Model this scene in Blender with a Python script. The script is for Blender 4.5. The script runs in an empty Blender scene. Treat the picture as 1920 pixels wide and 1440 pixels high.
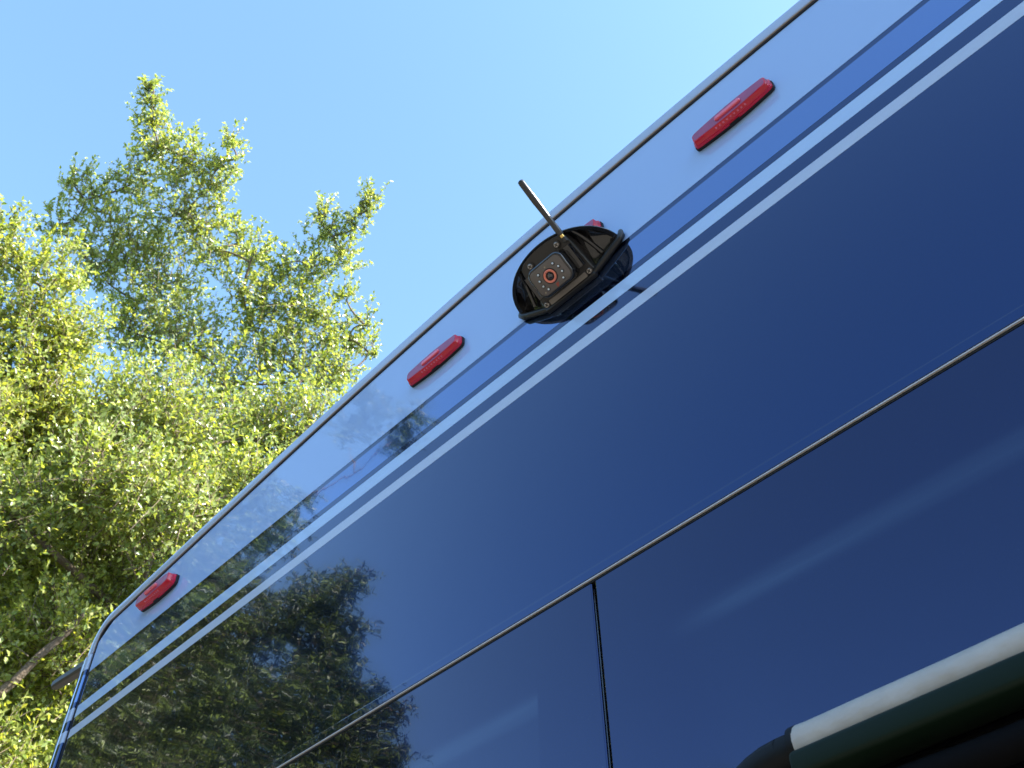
import bpy, bmesh, math, random
import numpy as np
from mathutils import Vector, Matrix
R_=math.radians
sc=bpy.context.scene
col=sc.collection
random.seed(11); rng=np.random.default_rng(11)

# ---------------------------------------------------------------- camera
CAM=Vector((0.4715,-0.58,2.05))
cd=bpy.data.cameras.new('camera'); cam=bpy.data.objects.new('camera',cd); col.objects.link(cam)
m3=Matrix(((0.694469,0.53454,0.481644),(0.71933,-0.500307,-0.481931),(-0.016642,0.681147,-0.731958)))
cam.matrix_world=Matrix.Translation(CAM)@m3.to_4x4()
cd.sensor_width=36; cd.lens=35.462; cd.clip_start=0.02; cd.clip_end=3000
cd.dof.use_dof=True; cd.dof.focus_distance=1.12; cd.dof.aperture_fstop=26
sc.camera=cam

# ---------------------------------------------------------------- sky, sun, exposure
SUN=Vector((0.86,0.36,0.74)).normalized()
EL=math.asin(SUN.z); AZ=math.atan2(SUN.x,SUN.y)
w=bpy.data.worlds.new('World'); sc.world=w; w.use_nodes=True
nt=w.node_tree; bg=nt.nodes['Background']
sky=nt.nodes.new('ShaderNodeTexSky'); sky.sky_type='NISHITA'; sky.sun_disc=False
sky.sun_elevation=EL; sky.sun_rotation=AZ; sky.altitude=0; sky.air_density=0.9; sky.dust_density=0.5; sky.ozone_density=2.0
hs=nt.nodes.new('ShaderNodeHueSaturation'); hs.inputs['Saturation'].default_value=1.02; hs.inputs['Hue'].default_value=.489
nt.links.new(sky.outputs[0],hs.inputs['Color']); nt.links.new(hs.outputs[0],bg.inputs[0]); bg.inputs[1].default_value=0.15
sd=bpy.data.lights.new('sun','SUN'); sd.energy=5.0; sd.angle=R_(0.53); sd.color=(1,0.95,0.87)
so=bpy.data.objects.new('sun',sd); col.objects.link(so); so.rotation_euler=SUN.to_track_quat('Z','Y').to_euler()
sc.view_settings.view_transform='Standard'; sc.view_settings.look='None'
sc.view_settings.exposure=2.0; sc.view_settings.gamma=1; sc.view_settings.use_curve_mapping=False

# ---------------------------------------------------------------- helpers
def empty(name,loc):
    o=bpy.data.objects.new(name,None); o.location=loc; o.empty_display_size=.1; col.objects.link(o); return o
def tag(o,label=None,cat=None,group=None,kind=None):
    for k,v in (('label',label),('category',cat),('group',group),('kind',kind)):
        if v: o[k]=v
    return o
def root_of(p):
    off=Vector((0,0,0))
    while p is not None: off+=p.location; p=p.parent
    return off
def link(name,me,mat,parent=None,loc=None):
    o=bpy.data.objects.new(name,me)
    if mat is not None: me.materials.append(mat)
    col.objects.link(o); o.parent=parent
    if loc is not None: o.location=loc
    return o
def obj(name,verts,faces,mat,parent=None,smooth=False,angle=None,world=True):
    """verts in world space; stored relative to the parent chain"""
    off=root_of(parent) if world else Vector((0,0,0))
    me=bpy.data.meshes.new(name)
    me.from_pydata([(v[0]-off.x,v[1]-off.y,v[2]-off.z) for v in verts],[],faces)
    bm=bmesh.new(); bm.from_mesh(me); bmesh.ops.recalc_face_normals(bm,faces=bm.faces); bm.to_mesh(me); bm.free()
    if smooth:
        me.polygons.foreach_set('use_smooth',[True]*len(me.polygons))
        if angle: me.set_sharp_from_angle(angle=R_(angle))
    me.update()
    return link(name,me,mat,parent)
def box(x0,x1,y0,y1,z0,z1):
    v=[(x,y,z) for x in (x0,x1) for y in (y0,y1) for z in (z0,z1)]
    return v,[(0,1,3,2),(4,6,7,5),(0,4,5,1),(2,3,7,6),(0,2,6,4),(1,5,7,3)]
def bbox(name,x0,x1,y0,y1,z0,z1,mat,parent,bev=0.0,seg=2):
    v,f=box(x0,x1,y0,y1,z0,z1); o=obj(name,v,f,mat,parent)
    if bev:
        bm=bmesh.new(); bm.from_mesh(o.data)
        bmesh.ops.bevel(bm,geom=bm.edges[:],offset=bev,segments=seg,affect='EDGES',profile=.5)
        bm.to_mesh(o.data); bm.free()
        o.data.polygons.foreach_set('use_smooth',[True]*len(o.data.polygons)); o.data.set_sharp_from_angle(angle=R_(50))
    return o
def join(parts):
    V=[];F=[]
    for v,f in parts:
        n=len(V); V+=list(v); F+=[tuple(i+n for i in q) for q in f]
    return V,F
def tube(pts,rad,n=10,caps=True,squash=None):
    pts=[Vector(p) for p in pts]; N=len(pts)
    if not hasattr(rad,'__len__'): rad=[rad]*N
    V=[];F=[]; prev=None
    for i,p in enumerate(pts):
        t=(pts[min(i+1,N-1)]-pts[max(i-1,0)]).normalized()
        if prev is None:
            a=Vector((0,0,1)) if abs(t.z)<.9 else Vector((1,0,0))
            u=t.cross(a).normalized()
        else:
            u=(prev-t*prev.dot(t)).normalized()
        prev=u; v=t.cross(u)
        for k in range(n):
            an=2*math.pi*k/n
            V.append(p+u*math.cos(an)*rad[i]+v*math.sin(an)*rad[i])
    for i in range(N-1):
        for k in range(n):
            F.append((i*n+k,i*n+(k+1)%n,(i+1)*n+(k+1)%n,(i+1)*n+k))
    if caps: F.append(tuple(range(n))); F.append(tuple((N-1)*n+k for k in range(n)))
    return V,F
def rings(rs,caps=True,closed=True):
    n=len(rs[0]); V=[p for r in rs for p in r]; F=[]
    for i in range(len(rs)-1):
        for k in range(n if closed else n-1):
            F.append((i*n+k,i*n+(k+1)%n,(i+1)*n+(k+1)%n,(i+1)*n+k))
    if caps: F.append(tuple(range(n))); F.append(tuple((len(rs)-1)*n+k for k in range(n)))
    return V,F
def rrect(x0,x1,z0,z1,r,n=6):
    out=[]
    for cx,cz,a in ((x1-r,z1-r,0),(x0+r,z1-r,90),(x0+r,z0+r,180),(x1-r,z0+r,270)):
        for k in range(n+1):
            t=R_(a+90*k/n); out.append((cx+r*math.cos(t),cz+r*math.sin(t)))
    return out

# ---------------------------------------------------------------- materials
def mat(name,color,rough=.5,metal=0.0,ior=1.5,coat=0.0,trans=0.0):
    m=bpy.data.materials.new(name); m.use_nodes=True
    p=m.node_tree.nodes['Principled BSDF']
    p.inputs['Base Color'].default_value=(*color,1); p.inputs['Roughness'].default_value=rough
    p.inputs['Metallic'].default_value=metal; p.inputs['IOR'].default_value=ior
    p.inputs['Coat Weight'].default_value=coat; p.inputs['Coat Roughness'].default_value=.02
    p.inputs['Transmission Weight'].default_value=trans
    return m
def N(m,t,**kw):
    n=m.node_tree.nodes.new(t)
    for k,v in kw.items():
        if k in n.inputs: n.inputs[k].default_value=v
        else: setattr(n,k,v)
    return n
def L(m,a,b): m.node_tree.links.new(a,b)
def P(m): return m.node_tree.nodes['Principled BSDF']
def math_n(m,op,a,b=None,c=None,clamp=False):
    n=m.node_tree.nodes.new('ShaderNodeMath'); n.operation=op; n.use_clamp=clamp
    for i,v in enumerate((a,b,c)):
        if v is None: continue
        if isinstance(v,(int,float)): n.inputs[i].default_value=v
        else: L(m,v,n.inputs[i])
    return n.outputs[0]
def vary(m,color,amt=.15,scale=30,rough=None,ramt=.1):
    tc=N(m,'ShaderNodeTexCoord'); no=N(m,'ShaderNodeTexNoise',Scale=scale,Detail=4.0); L(m,tc.outputs['Object'],no.inputs['Vector'])
    r=N(m,'ShaderNodeMapRange'); r.inputs[3].default_value=1-amt; r.inputs[4].default_value=1+amt; L(m,no.outputs[0],r.inputs[0])
    mx=N(m,'ShaderNodeVectorMath',operation='SCALE'); mx.inputs[0].default_value=color; L(m,r.outputs[0],mx.inputs['Scale'])
    L(m,mx.outputs[0],P(m).inputs['Base Color'])
    if rough is not None:
        q=N(m,'ShaderNodeMapRange'); q.inputs[3].default_value=rough-ramt; q.inputs[4].default_value=rough+ramt; L(m,no.outputs[0],q.inputs[0]); L(m,q.outputs[0],P(m).inputs['Roughness'])
    return m
def noisebump(m,scale,strength,dist=.001):
    tc=N(m,'ShaderNodeTexCoord'); no=N(m,'ShaderNodeTexNoise',Scale=scale,Detail=3.0); L(m,tc.outputs['Object'],no.inputs['Vector'])
    b=N(m,'ShaderNodeBump',Strength=strength,Distance=dist); L(m,no.outputs[0],b.inputs['Height']); L(m,b.outputs[0],P(m).inputs['Normal'])
def gelcoat(name,color,rough=.02,refl_band=False,metal=0.0):
    """glossy fibreglass: slow ripples in the surface, a little dust, on the body in world metres"""
    m=mat(name,color,rough,metal=metal,ior=1.5,coat=1.0 if metal else 0.0)
    P(m).inputs['Coat Roughness'].default_value=.004; P(m).inputs['Coat IOR'].default_value=1.43
    g=N(m,'ShaderNodeNewGeometry')
    n1=N(m,'ShaderNodeTexNoise',Scale=7.0,Detail=1.0); n2=N(m,'ShaderNodeTexNoise',Scale=38.0,Detail=1.0)
    mp=N(m,'ShaderNodeMapping'); mp.inputs['Scale'].default_value=(1.0,1.0,1.0)
    L(m,g.outputs['Position'],mp.inputs[0]); L(m,mp.outputs[0],n1.inputs['Vector']); L(m,mp.outputs[0],n2.inputs['Vector'])
    h=math_n(m,'MULTIPLY_ADD',n2.outputs[0],.10,n1.outputs[0])
    b=N(m,'ShaderNodeBump',Strength=1.0,Distance=.00048); L(m,h,b.inputs['Height']); L(m,b.outputs[0],P(m).inputs['Normal']); L(m,b.outputs[0],P(m).inputs['Coat Normal'])
    # dust specks and faint mottling
    n3=N(m,'ShaderNodeTexNoise',Scale=900.0,Detail=2.0); L(m,g.outputs['Position'],n3.inputs['Vector'])
    sp=N(m,'ShaderNodeMapRange'); sp.inputs[1].default_value=.74; sp.inputs[2].default_value=.80; L(m,n3.outputs[0],sp.inputs[0])
    n4=N(m,'ShaderNodeTexNoise',Scale=3.0,Detail=5.0); L(m,g.outputs['Position'],n4.inputs['Vector'])
    f=math_n(m,'MULTIPLY',sp.outputs[0],math_n(m,'MULTIPLY',n4.outputs[0],.25))
    if refl_band:
        # pale streak and haze painted as reflections across the doors
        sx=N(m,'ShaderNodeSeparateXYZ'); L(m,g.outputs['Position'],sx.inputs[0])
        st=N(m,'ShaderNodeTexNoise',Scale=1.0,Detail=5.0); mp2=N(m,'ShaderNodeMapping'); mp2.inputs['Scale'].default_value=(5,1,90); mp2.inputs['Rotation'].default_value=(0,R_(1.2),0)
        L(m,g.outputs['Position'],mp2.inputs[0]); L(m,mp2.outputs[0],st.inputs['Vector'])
        zc=math_n(m,'SUBTRACT',sx.outputs[2],REFL_Z)
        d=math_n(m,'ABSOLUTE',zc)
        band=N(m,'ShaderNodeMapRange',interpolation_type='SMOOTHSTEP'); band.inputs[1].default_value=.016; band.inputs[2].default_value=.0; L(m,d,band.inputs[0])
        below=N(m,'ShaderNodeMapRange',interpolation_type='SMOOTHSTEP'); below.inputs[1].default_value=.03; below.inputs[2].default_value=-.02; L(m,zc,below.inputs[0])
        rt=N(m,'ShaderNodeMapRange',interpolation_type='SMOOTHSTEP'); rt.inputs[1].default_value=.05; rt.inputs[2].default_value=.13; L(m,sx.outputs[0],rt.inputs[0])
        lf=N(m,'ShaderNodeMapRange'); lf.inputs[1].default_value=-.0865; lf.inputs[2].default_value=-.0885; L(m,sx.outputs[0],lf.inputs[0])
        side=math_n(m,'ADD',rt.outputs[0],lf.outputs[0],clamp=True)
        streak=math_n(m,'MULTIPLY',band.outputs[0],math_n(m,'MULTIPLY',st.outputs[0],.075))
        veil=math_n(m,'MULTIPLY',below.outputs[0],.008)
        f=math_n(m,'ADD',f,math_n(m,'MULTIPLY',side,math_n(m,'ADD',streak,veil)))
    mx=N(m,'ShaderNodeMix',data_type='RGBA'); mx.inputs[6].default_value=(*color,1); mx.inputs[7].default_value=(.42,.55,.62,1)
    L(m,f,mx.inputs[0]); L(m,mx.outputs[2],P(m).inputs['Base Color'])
    return m
REFL_Z=2.05+.455
NAVY=(.001,.021,.090)
M={}
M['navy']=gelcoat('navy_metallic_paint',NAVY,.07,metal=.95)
M['navy_dimmed']=gelcoat('navy_paint_dimmed',(.0015,.010,.055),.07,refl_band=True,metal=.95)  # wall navy darkened to imitate the dimmer sky mirrored in the doors
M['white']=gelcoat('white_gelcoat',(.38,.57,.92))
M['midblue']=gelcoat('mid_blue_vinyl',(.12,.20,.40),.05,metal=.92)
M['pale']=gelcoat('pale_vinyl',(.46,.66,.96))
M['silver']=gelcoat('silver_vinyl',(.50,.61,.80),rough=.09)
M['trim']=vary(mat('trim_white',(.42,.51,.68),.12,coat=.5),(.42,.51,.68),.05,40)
M['seal']=vary(mat('black_rubber_seal',(.008,.008,.009),.6),(.008,.008,.009),.3,80)
M['paleedge']=mat('pale_edge_highlight',(.62,.61,.61),.35,.1)  # pale colour painted as the highlight along the seam
M['strip']=mat('dull_weatherstrip',(.004,.004,.005),.85,ior=1.2)
M['spout']=mat('spout_plastic',(.035,.03,.03),.35)
M['rod']=vary(mat('antenna_plastic',(.035,.035,.037),.28,coat=.3),(.035,.035,.037),.2,200)
M['lit_tan']=mat('lit_lip_edge',(.36,.30,.25),.45)  # tan painted for the lit underside of the moulding lip
M['black']=vary(mat('black_plastic',(.010,.010,.012),.10,coat=.6),(.014,.014,.016),.2,120)
M['blackm']=vary(mat('black_matte_plastic',(.030,.028,.027),.42),(.030,.028,.027),.15,300); noisebump(M['blackm'],2500,.25,.0002)
M['face']=vary(mat('camera_face_plastic',(.16,.138,.125),.45),(.16,.138,.125),.08,400)
M['bar']=vary(mat('brushed_dark_bar',(.22,.195,.17),.4),(.22,.195,.17),.12,200)
M['rubber']=mat('rubber_gasket',(.014,.014,.015),.38)
M['brass']=mat('brass',(.80,.55,.18),.25,1.0)
M['steel']=mat('screw_steel',(.34,.32,.30),.35,.9)
M['ring']=mat('salmon_ring',(1.0,.30,.20),.35)
M['glass']=mat('dark_lens_glass',(.012,.010,.02),.03,ior=1.7,coat=1)
M['led']=mat('led_dome',(.80,.88,.92),.05,ior=1.6,coat=1)
M['logo']=mat('red_print',(.55,.06,.03),.5)
M['dot']=mat('sensor_dot',(.35,.30,.22),.4)
M['grey']=vary(mat('dark_grey_plastic',(.07,.06,.06),.4),(.07,.06,.06),.15,60)
M['sleeve']=vary(mat('white_vinyl_sleeve',(.50,.45,.39),.45),(.50,.45,.39),.22,45); noisebump(M['sleeve'],38,.7,.004)
M['frame']=vary(mat('black_frame',(.010,.011,.012),.5,ior=1.25),(.010,.011,.012),.2,50)
M['greenrefl']=mat('dark_green_reflection',(.006,.016,.009),.5,ior=1.25)  # green of the reflection below the sleeve, put into the rail colour
M['pane']=mat('tinted_pane',(.004,.004,.006),.04)
M['tyre']=vary(mat('tyre_rubber',(.02,.02,.02),.8),(.02,.02,.02),.3,40)
M['rim']=mat('alloy_rim',(.6,.6,.62),.3,1.0)
def red_lens(name,c):
    m=mat(name,c,.07,ior=1.58,coat=.6)
    tc=N(m,'ShaderNodeTexCoord'); wv=N(m,'ShaderNodeTexWave',Scale=190.0); wv.bands_direction='X'
    L(m,tc.outputs['Object'],wv.inputs['Vector'])
    b=N(m,'ShaderNodeBump',Strength=.35,Distance=.0005); L(m,wv.outputs[0],b.inputs['Height']); L(m,b.outputs[0],P(m).inputs['Normal'])
    no=N(m,'ShaderNodeTexNoise',Scale=60.0); L(m,tc.outputs['Object'],no.inputs['Vector'])
    r=N(m,'ShaderNodeMapRange'); r.inputs[3].default_value=.75; r.inputs[4].default_value=1.25; L(m,no.outputs[0],r.inputs[0])
    s=N(m,'ShaderNodeVectorMath',operation='SCALE'); s.inputs[0].default_value=c; L(m,r.outputs[0],s.inputs['Scale']); L(m,s.outputs[0],P(m).inputs['Base Color'])
    tr=N(m,'ShaderNodeBsdfTranslucent'); tr.inputs[0].default_value=(*c,1)
    ms=N(m,'ShaderNodeMixShader'); ms.inputs[0].default_value=.38
    out=m.node_tree.nodes['Material Output']; L(m,P(m).outputs[0],ms.inputs[1]); L(m,tr.outputs[0],ms.inputs[2]); L(m,ms.outputs[0],out.inputs[0])
    return m
M['red']=red_lens('red_lens',(.98,.014,.065)); M['redbar']=mat('red_lens_clear',(.95,.12,.20),.08,coat=.8)
M['redface']=red_lens('red_face_sky_sheen',(.56,.10,.27))  # magenta base carries the blue sky sheen on the red lens
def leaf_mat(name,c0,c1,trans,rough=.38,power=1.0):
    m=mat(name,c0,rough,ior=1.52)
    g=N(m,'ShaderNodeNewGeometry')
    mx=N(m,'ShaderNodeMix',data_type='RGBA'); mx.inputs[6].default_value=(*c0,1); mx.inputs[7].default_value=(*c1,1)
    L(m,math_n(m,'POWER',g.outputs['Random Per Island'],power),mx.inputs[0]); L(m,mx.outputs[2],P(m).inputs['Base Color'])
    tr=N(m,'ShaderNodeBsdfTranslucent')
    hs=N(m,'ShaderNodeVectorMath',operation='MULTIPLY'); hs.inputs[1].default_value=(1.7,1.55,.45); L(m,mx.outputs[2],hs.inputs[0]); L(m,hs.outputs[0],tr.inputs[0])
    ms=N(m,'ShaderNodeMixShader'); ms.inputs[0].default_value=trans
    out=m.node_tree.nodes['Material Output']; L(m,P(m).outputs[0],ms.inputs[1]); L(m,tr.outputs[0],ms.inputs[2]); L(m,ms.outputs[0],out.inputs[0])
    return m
M['leaf']=leaf_mat('oak_leaf',(.13,.20,.045),(.36,.40,.15),.50,.30)
M['leafy']=leaf_mat('oak_leaf_yellow',(.15,.22,.04),(.40,.43,.14),.50,.30)
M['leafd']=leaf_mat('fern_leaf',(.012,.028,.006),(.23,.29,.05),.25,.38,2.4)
def bark(name,c):
    m=vary(mat(name,c,.85),c,.4,14); noisebump(m,30,1,.02); return m
M['bark']=bark('bark',(.14,.105,.07))

# ---------------------------------------------------------------- ground
def ground():
    m=mat('gravel_ground',(.34,.30,.25),.9)
    tc=N(m,'ShaderNodeTexCoord'); n1=N(m,'ShaderNodeTexNoise',Scale=.15,Detail=6.0); n2=N(m,'ShaderNodeTexVoronoi',Scale=45.0)
    L(m,tc.outputs['Object'],n1.inputs['Vector']); L(m,tc.outputs['Object'],n2.inputs['Vector'])
    mx=N(m,'ShaderNodeMix',data_type='RGBA'); mx.inputs[6].default_value=(.075,.068,.055,1); mx.inputs[7].default_value=(.15,.13,.105,1)
    L(m,n1.outputs[0],mx.inputs[0]); L(m,mx.outputs[2],P(m).inputs['Base Color'])
    b=N(m,'ShaderNodeBump',Strength=.6,Distance=.02); L(m,n2.outputs[0],b.inputs['Height']); L(m,b.outputs[0],P(m).inputs['Normal'])
    s=1500; n=12; V=[]; F=[]
    for j in range(n+1):
        for i in range(n+1): V.append((-s+2*s*i/n,-s+2*s*j/n,0))
    for j in range(n):
        for i in range(n): a=j*(n+1)+i; F.append((a,a+1,a+n+2,a+n+1))
    tag(obj('ground',V,F,m),kind='structure')
ground()

# ---------------------------------------------------------------- recreational vehicle
Z0=2.05
def roof_z(x): return Z0+1.132-.068*x*x+.0135*x**4
rv=empty('recreational_vehicle',(0,3.5,0))
tag(rv,'navy blue camper trailer with white roof band and striped glossy rear wall','camper')
XW=1.19
def arc_panel(name,x0,x1,zb,y0,y1,m,parent,n=60,dz=0.0):
    xs=[x0+(x1-x0)*i/n for i in range(n+1)]
    V=[];F=[]
    for x in xs:
        zt=roof_z(x)+dz
        if abs(x)>1.155: zt=min(zt,roof_z(1.155)-.035+math.sqrt(max(0,.035**2-(abs(x)-1.155)**2))+dz)
        V+=[(x,y0,zb),(x,y0,zt),(x,y1,zt),(x,y1,zb)]
    for i in range(n):
        a=4*i;b=a+4
        F+=[(a,b,b+1,a+1),(a+1,b+1,b+2,a+2),(a+2,b+2,b+3,a+3),(a+3,b+3,b,a)]
    F+=[(0,1,2,3),(4*n,4*n+1,4*n+2,4*n+3)]
    return obj(name,V,F,m,parent)
SEAM=Z0+.549
wall=arc_panel('rear_wall',-XW,XW,SEAM,0,.03,M['navy'],rv)
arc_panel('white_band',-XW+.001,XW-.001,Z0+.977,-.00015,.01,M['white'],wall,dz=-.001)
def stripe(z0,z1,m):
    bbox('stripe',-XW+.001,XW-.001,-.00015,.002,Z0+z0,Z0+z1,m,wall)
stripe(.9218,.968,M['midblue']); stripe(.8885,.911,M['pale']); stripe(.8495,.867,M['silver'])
# seam drip lip under the upper panel
def lip_profile(pts,x0,x1):
    r=[[(x,p[0],p[1]) for p in pts] for x in (x0,x1)]
    return rings(r)
zs=SEAM
V,F=lip_profile([(.004,zs-.0012),(-.0006,zs-.0012),(-.0010,zs-.0006),(-.0012,zs+.0080),(-.0004,zs+.0092),(.004,zs+.0092)],-XW,XW)
obj('seam_lip',V,F,M['navy'],wall)
V,F=lip_profile([(.004,zs-.0024),(-.0006,zs-.0024),(-.0006,zs-.0013),(.004,zs-.0013)],-XW,XW)
obj('seam_edge_highlight',V,F,M['paleedge'],wall)
bbox('seam_gap',-XW,XW,.0012,.02,zs-.0046,zs-.0025,M['seal'],wall)
# doors
XS=-.0125
def door(x0,x1):
    d=bbox('rear_door',x0,x1,.0015,.03,.78,zs-.0038,M['navy_dimmed'],rv,bev=.0016,seg=3); d.data.set_sharp_from_angle(angle=R_(8)); return d
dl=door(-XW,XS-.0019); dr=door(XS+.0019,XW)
bbox('seam_gap',XS-.006,XS+.006,.012,.028,.80,zs-.007,M['seal'],dl)
V,F=tube([(XS-.0006,.0035,.80),(XS-.0006,.0035,zs-.012)],.0012,8); obj('edge_bead',V,F,M['black'],dl,True)
# body shell behind
def shell():
    xs=[-1.235+2.47*i/40 for i in range(41)]
    prof=[(x,min(roof_z(x)+.035,roof_z(1.14)+.02+ (1.235-abs(x))*.6)) for x in xs]
    ring=[(x,z) for x,z in prof]+[(1.235,.75),(-1.235,.75)]
    r=[[(x,y,z) for x,z in ring] for y in (.032,7.0)]
    return rings(r)
V,F=shell(); obj('body',V,F,M['white'],rv,True,30)
for sx in (-1,1): bbox('side_panel',min(sx*1.236,sx*1.2375),max(sx*1.236,sx*1.2375),.06,6.95,.80,Z0+.85,M['navy'],rv)
# roof and corner moulding
path=[]
for i in range(81):
    x=-1.155+2.31*i/80; dzx=-.136*x+.054*x**3; nrm=Vector((-dzx,1)).normalized()
    path.append((x,roof_z(x),nrm.x,nrm.y))
pl=[]
for k in range(12):
    a=math.pi-(math.pi/2)*k/12*1.0
    pl.append((-1.155+.035*math.cos(a),roof_z(1.155)-.035+.035*math.sin(a),math.cos(a),math.sin(a)))
pr=[(-x,z,-nx,nz) for x,z,nx,nz in pl][::-1]
full=[(-1.19,roof_z(1.155)-.048,-1,0)]+pl+path[1:-1]+pr+[(1.19,roof_z(1.155)-.048,1,0)]
def sweep(prof,pth): # prof: (w outwards in the wall plane, y)
    return rings([[(x+nx*wv,y,z+nz*wv) for wv,y in prof] for x,z,nx,nz in pth])
V,F=sweep([(.0040,.02),(.0040,-.003),(.0046,-.0036),(.006,-.0038),(.018,-.0036),(.0232,-.0030),(.0252,-.0012),(.0262,.002),(.0264,.03)],full)
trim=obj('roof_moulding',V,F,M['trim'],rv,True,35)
V,F=sweep([(.0028,.01),(.0028,-.0030),(.0039,-.0030),(.0039,.01)],full); obj('lit_lip_line',V,F,M['lit_tan'],trim)
V,F=sweep([(-.0006,.01),(-.0006,-.0016),(.0027,-.0016),(.0027,.01)],full); obj('black_seal',V,F,M['seal'],trim)
zt=roof_z(1.155)-.050
bands=[(zt,Z0+.984,'trim'),(Z0+.984,Z0+.973,'navy'),(Z0+.973,Z0+.920,'midblue'),(Z0+.920,Z0+.909,'navy'),(Z0+.909,Z0+.885,'trim'),(Z0+.885,Z0+.866,'navy'),(Z0+.866,Z0+.845,'trim'),(Z0+.845,.78,'navy')]
for sx in (-1,1):
    c=None
    pts=[(1.1945,.02),(1.1945,-.003),(1.197,-.0045),(1.212,-.0048),(1.226,-.003),(1.236,.005),(1.240,.016),(1.240,.05)]
    for za,zb,k in reversed(bands):
        V,F=rings([[(sx*px,py,z) for px,py in pts] for z in (zb,za)])
        if c is None: c=obj('corner_moulding',V,F,M['navy'],rv,True,40)
        else: obj('colour_band',V,F,M[k],c,True,40)
    V,F=box(*sorted((sx*1.1905,sx*1.1942)),-.0012,.02,.78,zt); obj('black_seal',V,F,M['seal'],c)
# drip spout at the corner
def spout():
    a=Vector((-1.222,.010,Z0+1.012)); b=Vector((-1.372,.010,Z0+1.032))
    d=(b-a).normalized(); u=Vector((0,1,0)); u=(u-d*u.dot(d)).normalized(); v=d.cross(u)
    if v.z<0: v=-v
    prof=[(-.016,.012),(-.016,-.006),(-.010,-.013),(.010,-.013),(.016,-.006),(.016,.012),(.0125,.012),(.0125,-.004),(.008,-.0095),(-.008,-.0095),(-.0125,-.004),(-.0125,.012)]
    r=[]
    for t,s in ((0,.62),(.3,.60),(.8,.56),(1,.5)):
        p=a.lerp(b,t); r.append([p+u*x*s+v*y*s for x,y in prof])
    V,F=rings(r); o=obj('drip_spout',V,F,M['spout'],rv,True,30); o['label']='dark grey gutter spout poking out past the roof corner'
spout()
# clearance lights
def light_outline(hl,hm,he,sh=0.0,n=10):
    up=[];
    for i in range(n+1):
        t=-1+2*i/n; up.append((t*hl*.93,he+(hm-he)*(1-abs(t)**1.8)))
    # rounded ends
    top=[(-hl,he*.55)]+[(-hl*.975,he*.85)]+up+[(hl*.975,he*.85),(hl,he*.55)]
    bot=[(x,-z) for x,z in top[::-1]]
    return [(x,z+sh) for x,z in top+bot]
def light_proto():
    HL=.0545
    bm_out=[(light_outline(HL,.0135,.0096),0.0),(light_outline(HL,.0135,.0096),-.0036)]
    V,F=rings([[(x,y,z) for x,z in o] for o,y in bm_out])
    base=obj('marker_light',V,F,M['seal'],None,world=False)
    st=[(light_outline(HL-.001,.0130,.0092),-.0033),(light_outline(HL-.001,.0130,.0092),-.0065),(light_outline(HL-.0020,.0122,.0086),-.0070),(light_outline(HL-.0020,.0122,.0086),-.0082),
        (light_outline(HL-.0028,.0119,.0083,.0001),-.0087),(light_outline(HL-.0038,.0107,.0079,.0009),-.0127),(light_outline(HL-.0048,.0100,.0072,.0009),-.0132)]
    V,F=rings([[(x,y,z) for x,z in o] for o,y in st])
    lens=obj('lens',V,F,M['red'],base,True,32,world=False)
    fo=light_outline(HL-.0054,.0095,.0067,.0009)
    V,F=rings([[(x,y,z) for x,z in fo] for y in (-.0127,-.01345)]); obj('lens_face',V,F,M['redface'],base,world=False)
    bar=[(rrect(-.018,.018,-.0030,.0038,.0032),-.0128),(rrect(-.018,.018,-.0030,.0038,.0032),-.0150),(rrect(-.0168,.0168,-.0018,.0026,.0021),-.0160)]
    V,F=rings([[(x,y,z) for x,z in o] for o,y in bar]); obj('raised_bar',V,F,M['redbar'],base,True,35,world=False)
    V,F=box(-.0065,.0065,-.0052,-.003,-.0141,-.0120); obj('notch',V,F,M['seal'],base,world=False)
    # row of moulded ridges on the lower bevel
    parts=[]
    for k in range(9):
        x=-.020+k*.005; zc=-.0100; yc=-.0107
        parts.append(box(x-.0010,x+.0010,yc-.0010,yc+.001,zc-.0011,zc+.0011))
    V,F=join(parts); o=obj('moulded_ridges',V,F,M['redbar'],base,world=False)
    return base
def copy_tree(o,parent):
    c=o.copy(); col.objects.link(c); c.parent=parent
    for ch in list(o.children): copy_tree(ch,c)
    return c
LZ=Z0+1.034
lp=light_proto(); first=True
for x,lab in ((.2585,'red marker light right of the backup camera'),(.0035,'red marker light half hidden behind the backup camera'),(-.250,'red marker light left of the backup camera'),(-.968,'red marker light nearest the roof corner'),(.968,None)):
    o=lp if first else copy_tree(lp,rv); first=False
    o.parent=rv; o.location=Vector((x,-.0008,LZ-.006*(abs(x)>.5)))-rv.location
    if x<-.9: o.scale=(1.04,1.4,1.12)
    if lab: o['label']=lab
    elif 'label' in o: del o['label']
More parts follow.
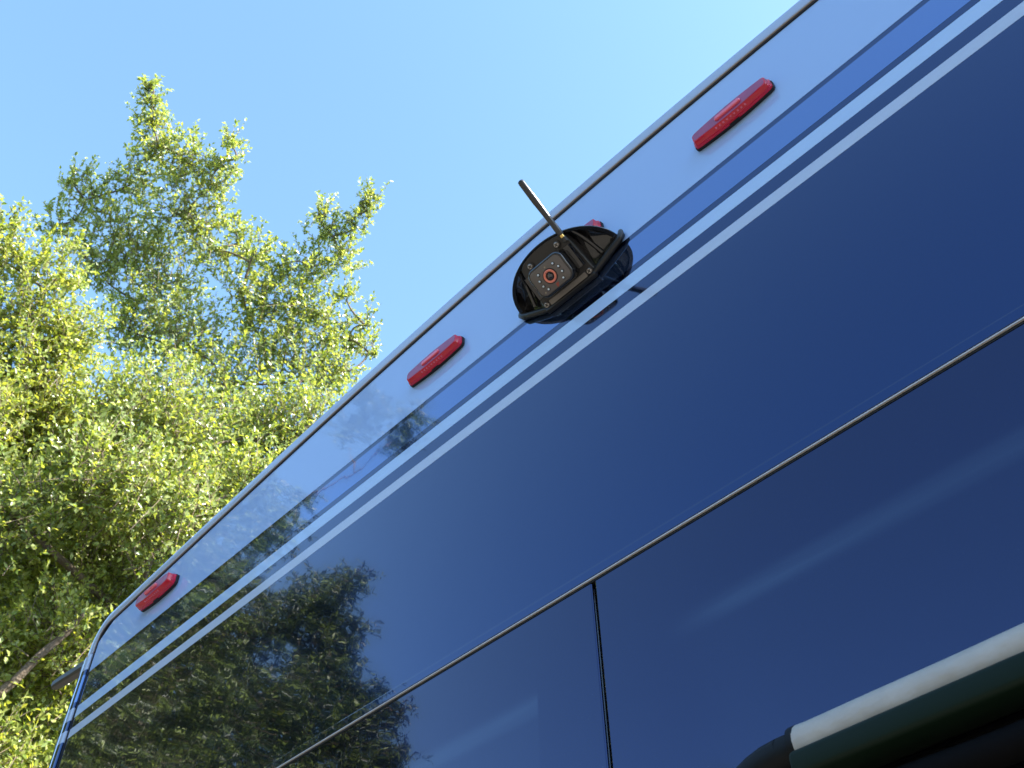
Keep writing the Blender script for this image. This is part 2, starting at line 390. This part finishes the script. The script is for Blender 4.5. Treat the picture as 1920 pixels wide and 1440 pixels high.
# rear window with sleeve
def window():
    X0,X1=.078,.80; ZT=Z0+.313; ZB=1.62
    path=[]; r=.07
    for cx,cz,a in ((X0+r,ZT-r,90),(X0+r,ZB+r,180),(X1-r,ZB+r,270),(X1-r,ZT-r,0)):
        for k in range(11): t=R_(a+9*k); path.append((cx+r*math.cos(t),-.0125,cz+r*math.sin(t)))
    path.append(path[0])
    V,F=tube(path,.0128,14,caps=False)
    fr=obj('rear_window',V,F,M['frame'],rv,True); fr['label']='black framed rear window with a white padded top edge'
    # sleeve on the top rail
    pts=[];rad=[]
    for k in range(60):
        x=.164+ (X1-r-.164)*k/59
        pts.append((x,-.0135,ZT-.0002+.0002*math.sin(x*21)))
        rad.append((.0150 if k<1 else .0147)+.0001*math.sin(x*63))
    V,F=tube(pts,rad,18); obj('white_sleeve',V,F,M['sleeve'],fr,True,60)
    V,F=tube([(.159,-.0133,ZT),(.1645,-.0133,ZT)],.0150,18); obj('sleeve_collar',V,F,M['frame'],fr,True,60)
    v,f=box(.166,.78,-.034,-.004,Z0+.288,Z0+.3045); o=bbox('lower_rail',.161,.78,-.034,-.004,Z0+.2865,Z0+.3045,M['greenrefl'],fr,bev=.004,seg=3)
    V,F=tube([(.19+ .02*k,-.018,Z0+.266+.0006*math.sin(k)) for k in range(30)],.0095,12); obj('weatherstrip',V,F,M['strip'],fr,True,60)
    pv=rrect(X0+.005,X1-.005,ZB+.005,ZT-.005,.065)
    V,F=rings([[(x,y,z) for x,z in pv] for y in (-.004,.0005)]); obj('pane',V,F,M['pane'],fr)
window()
# bumper and wheels, below the picture
bbox('bumper',-1.15,1.15,-.12,.02,.55,.68,M['grey'],rv,bev=.02)
bbox('chassis',-1.0,1.0,.03,6.9,.50,.76,M['grey'],rv)
for sx in (-1,1):
    for yy in (2.4,3.4):
        def ring_w(rx,prof):
            return rings([[(sx*px,yy+rr*math.cos(2*math.pi*k/28),.36+rr*math.sin(2*math.pi*k/28)) for k in range(28)] for px,rr in prof])
        V,F=ring_w(0,[(.95,.22),(.95,.33),(.98,.36),(1.15,.36),(1.18,.33),(1.18,.22)]); t=obj('wheel',V,F,M['tyre'],rv,True,40)
        V,F=ring_w(0,[(1.0,.215),(1.172,.215),(1.165,.18),(1.12,.09),(1.15,.05)]); obj('rim',V,F,M['rim'],t,True,40)

# ---------------------------------------------------------------- backup camera
bc=empty('backup_camera',(0,0,Z0+.955))
tag(bc,'black hooded backup camera with stub antenna mounted on white roof band','camera')
def W(s,o,z): return (s,-o,Z0+z)
TD=(.8287,.5595); ND=(.5595,-.8287); B0=(.0085,.958)
def PLT(s,t,h=0.0): return W(s,B0[0]+t*TD[0]+h*ND[0],B0[1]+t*TD[1]+h*ND[1])
def hood():
    nT=48; rows=[]
    th=[R_(-90+180*i/nT) for i in range(nT+1)]
    rim=lambda t,k=1.0:(.082*math.sin(t)*k,.061*max(0,math.cos(t))**.92*k,.980+.013*math.cos(t))
    # outer dome
    for j in range(10,-1,-1):
        kk=j/10; ca=1-.985*kk; sa=kk**.85*(1.12-.12*kk)
        rows.append([W(rim(t)[0]*ca,max(0.0004,rim(t)[1]*ca),rim(t)[2]+.0014+.040*sa) for t in th])
    rows.append([W(*rim(t)) for t in th])
    rows.append([W(rim(t,.94)[0],max(.0004,rim(t,.94)[1]),rim(t)[2]-.0005) for t in th])
    rows.append([W(rim(t,.92)[0],max(.0004,rim(t,.92)[1]),rim(t)[2]+.006) for t in th])
    def g(t):
        q=math.sin(t); a=abs(q); sg=1 if q>=0 else -1
        if a>.8: k=(a-.8)/.2; return (sg*(.040+.036*k),.0004,.957+.024*k)
        return (sg*.040*a/.8,.0004,.957)
    for v in (.15,.3,.5,.7,.85,1.0):
        rr=[]
        for t in th:
            a=rim(t,.92); b=g(t); s=[a[i]*(1-v)+b[i]*v for i in range(3)]
            s[2]+=.006*(1-v)+.016*math.sin(math.pi*v)*max(0,math.cos(t))**.5
            s[1]=max(s[1],.0004); rr.append(W(*s))
        rows.append(rr)
    V,F=rings(rows,caps=False,closed=False)
    h=obj('hood',V,F,M['black'],bc,True,50)
    # raised flutes under each wing
    for sg in (-1,1):
        for a,b in (((.043,.047,.994),(.056,.008,.974)),):
            V,F=tube([W(sg*(a[0]+(b[0]-a[0])*k/6),a[1]+(b[1]-a[1])*k/6,a[2]+(b[2]-a[2])*k/6+.004*math.sin(math.pi*k/6)) for k in range(7)],.0030,8); obj('rib',V,F,M['black'],h,True,60)
    # gasket along the wall
    pts=[(-.0835,.0045,.992),(-.0835,.0045,.984),(-.078,.0048,.977),(-.062,.005,.968),(-.046,.005,.959),(-.038,.005,.955)]
    for sg in (-1,1):
        V,F=tube([W(-sg*p[0],p[1],p[2]) for p in pts],[.0030,.0046,.0048,.0044,.0040,.0030],10); obj('gasket',V,F,M['rubber'],bc,True,60)
    bbox('lower_flange',-.040,.040,-.0075,-.0004,Z0+.950,Z0+.962,M['rubber'],bc,bev=.0015)
hood()
def plate_outline():
    top=[(.0375,.046),(.036,.052),(.030,.0565),(.020,.0590),(.010,.0602)]
    return [(-.0400,-.0062),(.0400,-.0062),(.0418,-.003),(.0405,.006)]+top+[(0,.0606)]+[(-s,t) for s,t in top[::-1]]+[(-.0405,.006),(-.0418,-.003)]
po=plate_outline()
sc_=lambda o,k,dt=0:[(s*k,(t-.027)*k+.027+dt) for s,t in o]
V,F=rings([[PLT(s,t,-.030 if t<.04 else -.012) for s,t in po],[PLT(s,t,-.0012) for s,t in po],[PLT(s,t,0) for s,t in sc_(po,.975)]])
blk=obj('mounting_block',V,F,M['blackm'],bc,True,28)
# recess frame around the module: raised cheeks
for s0,s1 in ((.0285,.0365),(-.0365,-.0285)):
    o=[(s0,.010),(s1,.010),(s1,.040),(s0,.040)]
    V,F=rings([[PLT(s,t,0) for s,t in o],[PLT(s*.985,t,.009) for s,t in o]]); obj('cheek',V,F,M['black'],blk)
# lower bar between the bottom screws
o=rrect(-.0300,.0300,-.0040,.0030,.0012,2)
V,F=rings([[PLT(s,t,0) for s,t in o],[PLT(s,t,.0026) for s,t in o],[PLT(s*.985,(t+.0005)*.85-.0005,.0034) for s,t in o]]); obj('lower_bar',V,F,M['bar'],blk,True,30)
def screw(s,t,h=0.0,r=.0034):
    n=18; c=lambda rr,hh:[PLT(s+rr*math.cos(2*math.pi*k/n),t+rr*math.sin(2*math.pi*k/n),h+hh) for k in range(n)]
    V,F=rings([c(r*1.38,0),c(r*1.38,.0022),c(r*1.15,.0026)]); obj('screw_boss',V,F,M['blackm'],blk,True,30)
    # pan head with a recessed cross
    parts=[rings([c(r,.0020),c(r,.0032),c(r*.82,.0038)])]
    V,F=join(parts); obj('screw',V,F,M['steel'],blk,True,30)
    q=[]
    for a in (0,math.pi/2):
        ca,sa=math.cos(a+.5),math.sin(a+.5); l=r*.62; wd=r*.17
        pts=[(-l,-wd),(l,-wd),(l,wd),(-l,wd)]
        q.append(rings([[PLT(s+x*ca-y*sa,t+x*sa+y*ca,h+.0030+.0001*a) for x,y in pts],[PLT(s+x*ca-y*sa,t+x*sa+y*ca,h+.00388+.00003*a) for x,y in pts]]))
    V,F=join(q); obj('cross_slot',V,F,M['seal'],blk)
for s,t in ((.0219,.0487),(-.0219,.0487),(.0350,.0003),(-.0350,.0003)): screw(s,t)
# camera module
S0,S1,T0,T1=-.0262,.0272,.0042,.0432; HF=.0225
oo=rrect(S0,S1,T0,T1,.0105,7)
ins=lambda d:rrect(S0+d,S1-d,T0+d,T1-d,max(.003,.0105-d),7)
V,F=rings([[PLT(s,t,-.001) for s,t in oo],[PLT(s,t,HF-.0022) for s,t in oo],[PLT(s,t,HF-.0008) for s,t in ins(.0007)],[PLT(s,t,HF) for s,t in ins(.0020)],[PLT(s,t,HF) for s,t in ins(.0028)],[PLT(s,t,HF-.0004) for s,t in ins(.0031)]],caps=False)
mod=obj('camera_module',V,F,M['black'],bc,True,40)
V,F=rings([[PLT(s,t,HF-.002) for s,t in ins(.0030)],[PLT(s,t,HF+.0001) for s,t in ins(.0031)],[PLT(s,t,HF+.0005) for s,t in ins(.0038)]]); obj('face_plate',V,F,M['face'],mod,True,30)
def disc(name,s,t,prof,m,n=28,cap=True):
    V,F=rings([[PLT(s+r*math.cos(2*math.pi*k/n),t+r*math.sin(2*math.pi*k/n),HF+h) for k in range(n)] for r,h in prof],caps=cap)
    return obj(name,V,F,m,mod,True,35)
LC=(.0003,.0233)
disc('lens_surround',*LC,[(.0094,0),(.0094,.0007),(.0086,.0012),(.0078,.0008)],M['seal'])
disc('lens_ring',*LC,[(.0082,.0002),(.0082,.0016),(.0074,.0023),(.0062,.0022),(.0053,.0012),(.0053,.0002)],M['ring'])
disc('lens_barrel',*LC,[(.0055,.0002),(.0055,.0013),(.0042,.0010)],M['seal'])
disc('lens_glass',*LC,[(.0040,.0008),(.0036,.0016),(.0026,.0022),(.0012,.0026)],M['glass'])
for s,t in ((.0125,.0327),(.0163,.0261),(.0164,.0188),(.0127,.0120),(-.0112,.0327),(-.0146,.0257),(-.0145,.0185),(-.0113,.0122)):
    disc('led',s,t,[(.0022,0),(.0022,.0008),(.0018,.0009)],M['seal'],14)
    disc('led_dome',s-.0002,t+.0002,[(.0015,.0003),(.0014,.0013),(.0010,.0019),(.0004,.0022)],M['led'],12)
for s,t in ((.0012,.0352),(-.0172,.0112)): disc('sensor_dot',s,t,[(.0011,0),(.0011,.0008),(.0007,.0009)],M['dot'],12)
q=[]
for i,(l) in enumerate((.0036,.0030,.0020)):
    t=.0112-i*.0014; s=.0008
    q.append(rings([[PLT(s+x,t+y,HF+h) for x,y in ((0,0),(l,0),(l,.0008),(0,.0008))] for h in (.0002,.00075)]))
q.append(rings([[PLT(.0002+x,.0078+y,HF+h) for x,y in ((0,0),(.0008,0),(.0008,.0042),(0,.0042))] for h in (.0002,.00072)]))
V,F=join(q); obj('printed_mark',V,F,M['logo'],mod)
# antenna
def antenna():
    s=.0345; a=lambda t,ds=0.0:PLT(s+ds,t,.003)
    V,F=tube([a(.0445),a(.049),a(.0505)],[.0036,.0036,.0028],14); k=obj('antenna',V,F,M['blackm'],bc,True,50)
    V,F=tube([a(.0502),a(.0545)],.0027,14); obj('connector',V,F,M['brass'],k,True,50)
    V,F=tube([a(.0540),a(.0550),a(.0680),a(.0690),a(.0695),a(.078),a(.080),a(.100),a(.102),a(.1310),a(.1335),a(.1345)],[.0036,.0039,.0039,.0036,.0037,.0037,.0037,.0042,.0044,.0041,.0036,.0018],16); obj('antenna_rod',V,F,M['rod'],k,True,50)
antenna()

# ---------------------------------------------------------------- trees
def rand_dirs(n):
    v=rng.normal(size=(n,3)); return v/np.linalg.norm(v,axis=1,keepdims=True)
def make_tree(name,label,base,clumps,trunk_r,density,leaf,width,mleaf,fork,group,droop=0.0,per=22,twl=.55):
    base=Vector(base); root=empty(name,base); tag(root,label,'tree',group)
    C=np.array([c[:3] for c in clumps]); Rr=np.array([c[3] for c in clumps])
    # wood
    fk=Vector(fork); parts=[]
    tp=[base+(fk-base)*t+Vector((.18*math.sin(5*t),.15*math.cos(4*t)-.15,0)) for t in [i/8 for i in range(9)]]
    parts.append(tube(tp,[trunk_r*(1.35 if i==0 else 1-.055*i) for i in range(9)],10))
    tr=None
    limbs=[]; nodes=[(tp[-1],trunk_r*.55)]
    order=np.argsort([ (Vector(c)-fk).length for c in C])
    for i in order:
        c=Vector(C[i]); 
        # nearest existing node, preferring lower ones
        best=min(nodes,key=lambda nd:(nd[0]-c).length+ (1.5 if nd[0].z>c.z else 0))
        p0=best[0]; mid=(p0+c)/2+Vector((random.uniform(-.2,.2),random.uniform(-.2,.2),random.uniform(-.1,.15)))
        r0=max(.014,best[1]*.72); r1=max(.008,r0*.55)
        pts=[p0*(1-t)**2+mid*2*t*(1-t)+c*t*t for t in [k/6 for k in range(7)]]
        limbs.append(tube(pts,[r0+(r1-r0)*k/6 for k in range(7)],6)); nodes.append((c,r1)); nodes.append((pts[3],(r0+r1)/2))
    V,F=join(parts); tr=obj('trunk',V,F,M['bark'],root,True)
    V,F=join(limbs); obj('limbs',V,F,M['bark'],tr,True)
    # twigs and leaves
    tw0=[];tw1=[];
    for c,r in zip(C,Rr):
        n=max(4,int(density*r*r*(1.0 if c[2]<9.8 else .62)))
        d=rand_dirs(n); rad=r*rng.random(n)**.45
        p=c+d*rad[:,None]*np.array([1,1,1.0])
        dirn=d*.6+rand_dirs(n)*.6+np.array([.0,.0,.55-droop]); dirn/=np.linalg.norm(dirn,axis=1,keepdims=True)
        ln=np.minimum(twl*(.6+.7*rng.random(n)),r*1.15)
        tw0.append(p-dirn*ln[:,None]*.5); tw1.append(p+dirn*ln[:,None]*.5)
        # slender shoots breaking the outline of the upper crown
        if c[2]>9.6 or droop>0:
            ns=int(7+20*r); d=rand_dirs(ns); d[:,2]=np.abs(d[:,2])*(1 if droop==0 else .4); d/=np.linalg.norm(d,axis=1,keepdims=True)
            q0=c+d*r*.75; dd=d*.55+np.array([0,0,.75-droop*1.1])+rand_dirs(ns)*.25; dd/=np.linalg.norm(dd,axis=1,keepdims=True)
            tw0.append(q0); tw1.append(q0+dd*(.13+.22*rng.random(ns))[:,None])
    A=np.concatenate(tw0); Bq=np.concatenate(tw1); nt_=len(A)
    # twig wood: three-sided slivers
    ax=Bq-A; side=np.cross(ax,rand_dirs(nt_)); side/=np.linalg.norm(side,axis=1,keepdims=True)+1e-9
    s2=np.cross(ax,side); s2/=np.linalg.norm(s2,axis=1,keepdims=True)+1e-9
    wv=np.stack([A+side*.005,A-side*.0025+s2*.0043,A-side*.0025-s2*.0043,Bq],1).reshape(-1,3)
    k=np.arange(nt_)[:,None]*4
    wf=np.concatenate([k+[0,1,3],k+[1,2,3],k+[2,0,3]],1).reshape(-1,3)
    # leaves
    nl=nt_*per
    idx=np.repeat(np.arange(nt_),per); t=rng.random(nl)
    P0=A[idx]+ax[idx]*t[:,None]; P0[:,2]-=droop*.25*t*t
    tdir=ax[idx]/np.linalg.norm(ax[idx],axis=1,keepdims=True)
    ld=rand_dirs(nl)*.95+tdir*.6+np.array([0,0,.15-droop*.8]); ld/=np.linalg.norm(ld,axis=1,keepdims=True)
    nn=rand_dirs(nl)*.75+np.array([.85,.10,.45]); 
    sd_=np.cross(ld,nn); sd_/=np.linalg.norm(sd_,axis=1,keepdims=True)+1e-9
    up=np.cross(sd_,ld)
    Ln=leaf*(.6+.75*rng.random(nl))[:,None]; Wd=Ln*width
    p0=P0; p1=P0+ld*Ln*.45+sd_*Wd*.5+up*Wd*.16; p2=P0+ld*Ln+up*Ln*-.06; p3=P0+ld*Ln*.45-sd_*Wd*.5+up*Wd*.16
    lv=np.stack([p0,p1,p2,p3],1).reshape(-1,3)
    kk=np.arange(nl)[:,None]*4
    lf=np.concatenate([kk+[0,1,2],kk+[0,2,3]],1).reshape(-1,3)
    def big(nm,v,f,m,par):
        off=np.array(root_of(par)); me=bpy.data.meshes.new(nm)
        me.vertices.add(len(v)); me.vertices.foreach_set('co',(v-off).astype(np.float32).ravel())
        me.loops.add(f.size); me.loops.foreach_set('vertex_index',f.astype(np.int32).ravel())
        me.polygons.add(len(f)); me.polygons.foreach_set('loop_start',np.arange(0,f.size,3,dtype=np.int32))
        me.update(calc_edges=True); me.validate()
        return link(nm,me,m,par)
    cr=big('crown',lv,lf,mleaf,root); cr['kind']='stuff'
    tw=big('twigs',wv,wf,M['bark'],cr); tw['kind']='stuff'
    print(name,'leaves',nl)
    return root
OAK= [(-6.33,.30,13.14,.06),(-6.0,1.33,12.66,.08),(-5.45,3.0,12.62,.06),(-6.7, 2.17, 12.04, 0.2), (-6.69, 2.5, 11.7, 0.21), (-6.63, 1.91, 12.16, 0.13), (-6.89, 2.5, 11.28, 0.23), (-6.5, 2.5, 11.83, 0.14), (-6.32, 3.48, 10.54, 0.28), (-6.11, 3.66, 10.88, 0.1), (-6.2,1.3,7.6,.5),(-6.0,1.9,7.4,.5),(-6.6,.9,7.2,.45),(-6.41, 0.39, 13.03, 0.11), (-6.55, 0.53, 12.94, 0.19), (-6.73, 0.73, 12.79, 0.31), (-6.54, 1.05, 12.63, 0.34), (-6.11, 1.39, 12.49, 0.17), (-6.39, 1.44, 12.3, 0.26), (-7.09, 0.76, 12.54, 0.34), (-7.53, 0.44, 12.24, 0.29), (-7.45, 0.24, 12.33, 0.11), (-6.81, 1.38, 12.14, 0.5), (-7.48, 0.94, 11.97, 0.47), (-7.43, 1.53, 11.64, 0.57), (-6.77, 1.86, 11.82, 0.3), (-7.7, 0.89, 11.52, 0.33), (-7.73, 0.31, 11.83, 0.19), (-7.48, 1.95, 10.95, 0.61), (-7.77, 1.51, 10.94, 0.39), (-7.21, 2.61, 10.42, 0.59), (-6.84, 2.75, 10.96, 0.35), (-6.66, 2.23, 11.28, 0.25), (-6.3, 2.11, 11.58, 0.14), (-5.54, 3.03, 12.52, 0.13), (-5.74, 2.99, 12.41, 0.19), (-6.0, 2.75, 12.33, 0.24), (-6.03, 3.05, 12.09, 0.28), (-6.3, 2.77, 11.88, 0.31), (-6.58, 2.77, 11.43, 0.39), (-6.35, 3.11, 11.21, 0.38), (-6.29, 3.5, 11.09, 0.25), (-6.69, 3.14, 10.66, 0.53), (-6.07, 3.55, 11.23, 0.09), (-6.13, 3.28, 11.56, 0.14), (-5.92, 2.6, 12.43, 0.09), (-6.86, 1.51, 8.87, 0.48), (-6.26, 1.73, 8.63, 0.55), (-6.59, 2.77, 9.27, 0.48), (-6.21, 3.11, 9.31, 0.59), (-7.55, 1.86, 8.73, 0.55), (-6.76, 2.36, 8.29, 0.49), (-6.04, 2.55, 8.12, 0.44), (-6.96, 1.89, 7.66, 0.52), (-7.46, 2.61, 8.22, 0.46), (-6.99, 2.96, 8.26, 0.54), (-7.12, 2.24, 7.1, 0.55)]
OAK_LEFT= [(-8.47, 0.67, 9.05, 0.8), (-9.22, 1.36, 9.93, 0.75), (-7.77, 2.01, 9.28, 0.71), (-8.06, 3.03, 10.23, 0.74), (-9.29, 1.01, 8.86, 0.85), (-8.93, 1.91, 8.76, 0.8), (-8.94, 2.43, 9.33, 0.83), (-7.95, 3.04, 9.2, 0.71), (-9.32, 1.47, 7.76, 0.8), (-9.08, 2.25, 8.38, 0.76), (-9.64, 2.93, 8.79, 0.75), (-9.56, 1.94, 7.14, 0.67), (-9.08, 2.28, 7.22, 0.67), (-10.2, 2.3, 7.03, 0.73), (-7.6,1.9,5.3,.55),(-7.9,1.2,5.1,.6),(-8.0,2.4,5.9,.6),(-8.4,1.7,6.2,.7),(-8.6,2.6,6.9,.7),(-7.7,2.9,5.2,.6),(-8.3,2.2,4.8,.6),(-8.9,1.6,5.4,.7),(-8.8,.9,6.6,.7),(-7.0, -0.21, 10.51, 0.13), (-7.23, -0.19, 10.31, 0.3), (-7.15, 0.14, 10.36, 0.3), (-6.99, 0.47, 10.33, 0.3), (-7.24, 0.42, 9.83, 0.49), (-7.22, 0.88, 9.78, 0.41), (-7.45, 0.78, 9.27, 0.57), (-7.54, 0.07, 9.56, 0.52), (-7.93, 0.43, 9.08, 0.58), (-7.2, 0.39, 8.4, 0.45), (-7.7, 0.98, 9.04, 0.6), (-7.5, 0.82, 7.93, 0.45), (-7.83, 1.31, 8.66, 0.6), (-7.59, 0.95, 7.43, 0.47), (-7.23, 1.51, 7.63, 0.44), (-8.31, 1.27, 7.27, 0.6), (-6.83, 1.58, 6.6, 0.42), (-7.09, 1.19, 6.27, 0.4), (-7.24, 1.83, 6.51, 0.4), (-7.23, 1.46, 5.68, 0.44)]
MIRRORED= [(-7.39, -5.45, 11.94, 0.1), (-7.54, -5.39, 11.86, 0.15), (-7.72, -5.35, 11.73, 0.15), (-8.02, -5.11, 12.34, 0.26), (-7.99, -4.88, 12.48, 0.17), (-8.4, -4.96, 12.09, 0.26), (-8.85, -4.49, 10.4, 0.23), (-8.93, -4.7, 10.98, 0.15), (-9.03, -4.4, 10.24, 0.32), (-9.24, -4.15, 10.95, 0.44), (-9.68, -3.95, 10.56, 0.59), (-8.41, -5.21, 9.57, 0.22), (-8.27, -5.3, 9.66, 0.1), (-8.65, -5.0, 9.43, 0.34), (-8.84, -4.93, 9.26, 0.38), (-8.48, -5.61, 9.16, 0.12), (-8.64, -5.45, 9.09, 0.23), (-8.91, -5.37, 8.8, 0.48), (-8.63, -5.78, 8.41, 0.28), (-8.45, -6.17, 8.27, 0.14), (-8.62, -6.04, 8.16, 0.27), (-8.79, -5.74, 7.79, 0.5), (-9.29, -4.43, 9.02, 0.65), (-9.66, -4.09, 8.33, 0.74), (-9.98, -3.8, 7.57, 0.8), (-9.41, -4.77, 7.75, 0.8), (-9.99, -3.68, 9.26, 0.78), (-9.5, -4.02, 9.73, 0.6), (-10.24, -3.41, 8.25, 0.76), (-9.05, -5.19, 8.16, 0.64), (-8.5, -6.16, 7.56, 0.33), (-10.51, -3.32, 7.35, 0.81), (-10.52, -2.97, 9.05, 0.79), (-9.74, -4.23, 6.67, 0.97), (-9.13, -5.27, 6.78, 0.9), (-8.57, -6.07, 6.82, 0.52), (-10.23, -3.38, 6.37, 0.97), (-10.19, -3.13, 10.32, 0.81)]

make_tree('oak_tree','tall small-leaved oak with pale plumes against the sky, left of the camper',(-7.0,2.6,0),OAK,.26,760,.050,.52,M['leaf'],(-7.0,2.5,5.2),'trees beside the camper')
left_oak=make_tree('oak_tree','lower yellow-green oak crown filling the left edge of the photo',(-8.3,.7,0),OAK_LEFT,.24,820,.050,.52,M['leafy'],(-8.0,.8,4.6),'trees beside the camper')
bough=[(-7.9,.85,4.5),(-7.3,1.1,5.2),(-6.97,1.33,5.84),(-6.82,1.46,6.06),(-6.68,1.53,6.25),(-6.55,1.62,6.42),(-6.45,1.66,6.56)]
V,F=tube(bough,[.075,.058,.040,.034,.030,.026,.014],9); obj('bough',V,F,M['bark'],left_oak,True)
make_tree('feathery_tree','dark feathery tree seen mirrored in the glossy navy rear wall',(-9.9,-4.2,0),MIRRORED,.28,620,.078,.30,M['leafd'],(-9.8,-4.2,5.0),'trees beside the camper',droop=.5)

# ---------------------------------------------------------------- unseen ring of foliage, added to keep low sky off the wall
def woodland_blocker():
    V=[];F=[]
    n=26000
    a=rng.uniform(R_(100),R_(440),n); rad=rng.uniform(21,29,n); top=9.6+1.4*np.sin(a*7)+1.1*np.sin(a*17+1)+rng.normal(size=n)*.4
    z=top*(1-rng.random(n)**1.7*.97)
    c=np.stack([np.sin(a)*rad,np.cos(a)*rad,z],1)
    d1=rand_dirs(n)*.55; d2=np.cross(d1,rand_dirs(n))*.9
    v=np.stack([c-d1,c+d2,c+d1,c-d2],1).reshape(-1,3); k=np.arange(n)[:,None]*4
    f=np.concatenate([k+[0,1,2],k+[0,2,3]],1).reshape(-1,3)
    me=bpy.data.meshes.new('woodland_blocker'); me.from_pydata(v.tolist(),[],f.tolist())
    o=link('woodland_blocker',me,M['leafd']); tag(o,'unseen dark foliage ring added behind the viewer to dim the low sky','woodland_blocker',kind='stuff')
woodland_blocker()
